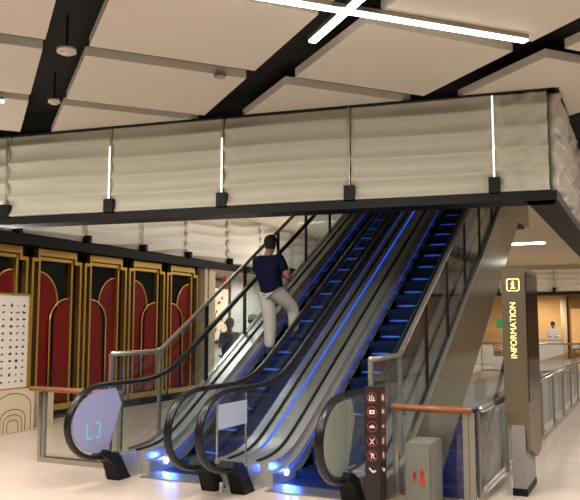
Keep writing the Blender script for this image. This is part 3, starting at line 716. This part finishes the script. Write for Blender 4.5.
# planters and small shop things seen under the cladding
def planter(x, y, w, m, label):
    t = thing('flower_planter', label, 'planter', (x,y,0))
    MB().box(x-w,x+w,y-.25,y+.25,0,.5,.02).build('planter_box', M_white, t)
    lv = MB(); fl = MB(); r2 = random.Random(int(x*10))
    for k in range(60):
        px, py = x+r2.uniform(-w,w), y+r2.uniform(-.2,.2); h = r2.uniform(.55,.95)
        lv.tube([(px,py,.5),(px+r2.uniform(-.08,.08),py,h)], .012, 5); fl.ball((px+r2.uniform(-.06,.06),py,h), (.05,.05,.035), 6)
    lv.build('foliage', M_green, t); fl.build('flowers', m, t)
planter(-4.6, 28.0, .5, M_orange, 'white planter with orange flowers behind the well, left of the pylon')
t = thing('green_shop_sign', 'small green lit sign far behind, left of the pylon', 'sign', (-6.2,38.5,2.2))
MB().box(-6.8,-5.5,38.3,38.4,1.5,1.95).build('sign_face', M_greensign, t)
t = thing('white_display_case', 'white display case far behind the well', 'display case', (-5.6,31.5,0))
MB().box(-7,-4.2,31.2,31.8,0,.8,.02).build('case_body', M_white, t); MB().box(-7,-4.2,31.2,31.8,.8,1.3,.01).build('glass_top', G_rail, t)
t = thing('display_table', 'grey display table with stacked goods beyond the right railing', 'table', (-1.4,29,0))
MB().box(-2.5,-.3,29.4,30.2,.72,.78,.01).build('tabletop', M_greybox, t)
for a in (-2.45,-.35):
    for b_ in (29.45,30.15): MB().box(a-.03,a+.03,b_-.03,b_+.03,0,.72).build('leg', M_steeld, t)
r2 = random.Random(5)
for k in range(6):
    x = -2.3+.34*k; h = r2.uniform(.06,.2)
    tag(MB().box(x,x+.24,29.6,29.95,.78,.78+h,.01).build('display_box', (M_white, M_greybox, M_cream)[k % 3]), 'small box among the goods on the far display table', 'box', 'boxes on the far display table')
# atrium linear light far away
t = thing('far_linear_light', 'bright linear light on the plain ceiling, above the pylon', 'ceiling light', (-3.2,26.5,4.48))
MB().box(-4.6,-3.0,26.3,26.6,4.46,4.499).build('diffuser', M_line, t)
# ------------------------------------------------------------------ lights
def area(loc, sx, sy, power, col=(1,.9,.78), rot=(0,0,0), name='lamp'):
    l = bpy.data.lights.new(name, 'AREA'); l.shape = 'RECTANGLE'; l.size = sx; l.size_y = sy; l.energy = power; l.color = col
    o = bpy.data.objects.new(name, l); C.objects.link(o); o.location = loc; o.rotation_euler = rot; return o
def spot(loc, power, col=(1,.9,.78), ang=120, blend=.8, r=.08, target=None):
    l = bpy.data.lights.new('downlight', 'SPOT'); l.energy = power; l.color = col; l.spot_size = math.radians(ang); l.spot_blend = blend; l.shadow_soft_size = r
    o = bpy.data.objects.new('downlight', l); C.objects.link(o); o.location = loc
    if target: o.rotation_euler = (Vector(target)-Vector(loc)).to_track_quat('-Z', 'Y').to_euler()
    return o
def point(loc, power, col, r=.05):
    l = bpy.data.lights.new('lamp', 'POINT'); l.energy = power; l.color = col; l.shadow_soft_size = r
    o = bpy.data.objects.new('lamp', l); C.objects.link(o); o.location = loc; return o
WARM = (1,.945,.87)
for (x, y) in ((-7,2),(-3,3),(0,2.5),(-5.8,5.2),(-8,4.5),(-2.5,5.2),(3,5),(2.2,8.5),(3.2,11),(3,15),(3,19)): area((x,y,4.42), 1.6, .3, 125, WARM)  # unseen area lights added at ceiling height to brighten hall and floor
for (x, y, e) in ((-7.0,10.5,30),(-7.0,14.5,38),(-7.6,18,80),(-4,19,70),(-4,24,80),(-3,30,90),(-7,33,90),(0,33,90)): area((x,y,4.42), 1.4, .3, e, WARM)
area((-8.9,13,3.02), .05, 16, 75, (1,.95,.88), (0,math.radians(200),0), 'frieze_uplight')
for y in (17,20,23): area((-10.2,y,3.0), .6, .6, 60, (1,.95,.9))
for x, y in ((-4.8,37.5),(-2.5,36.2)): area((x,y,2.95), 1, .4, 60, (1,.8,.55))
BL = (.06,.18,1)
point((XA0+.27,7.14,.14), 2.4, BL, .03); point((XB0+.27,7.14,.14), 2.4, BL, .03)

for x in (-3.0,): 
    for y in (10,12.5): point((x,y,-5.0+.577*(y-7)+1.2), 12, BL, .1)
w = bpy.data.worlds.new('world'); S.world = w; w.use_nodes = True
w.node_tree.nodes['Background'].inputs[0].default_value = (.80,.70,.60,1); w.node_tree.nodes['Background'].inputs[1].default_value = .3
S.view_settings.view_transform = 'Standard'; S.view_settings.look = 'None'; S.view_settings.gamma = 1; S.view_settings.use_curve_mapping = False
S.view_settings.exposure = 0.0
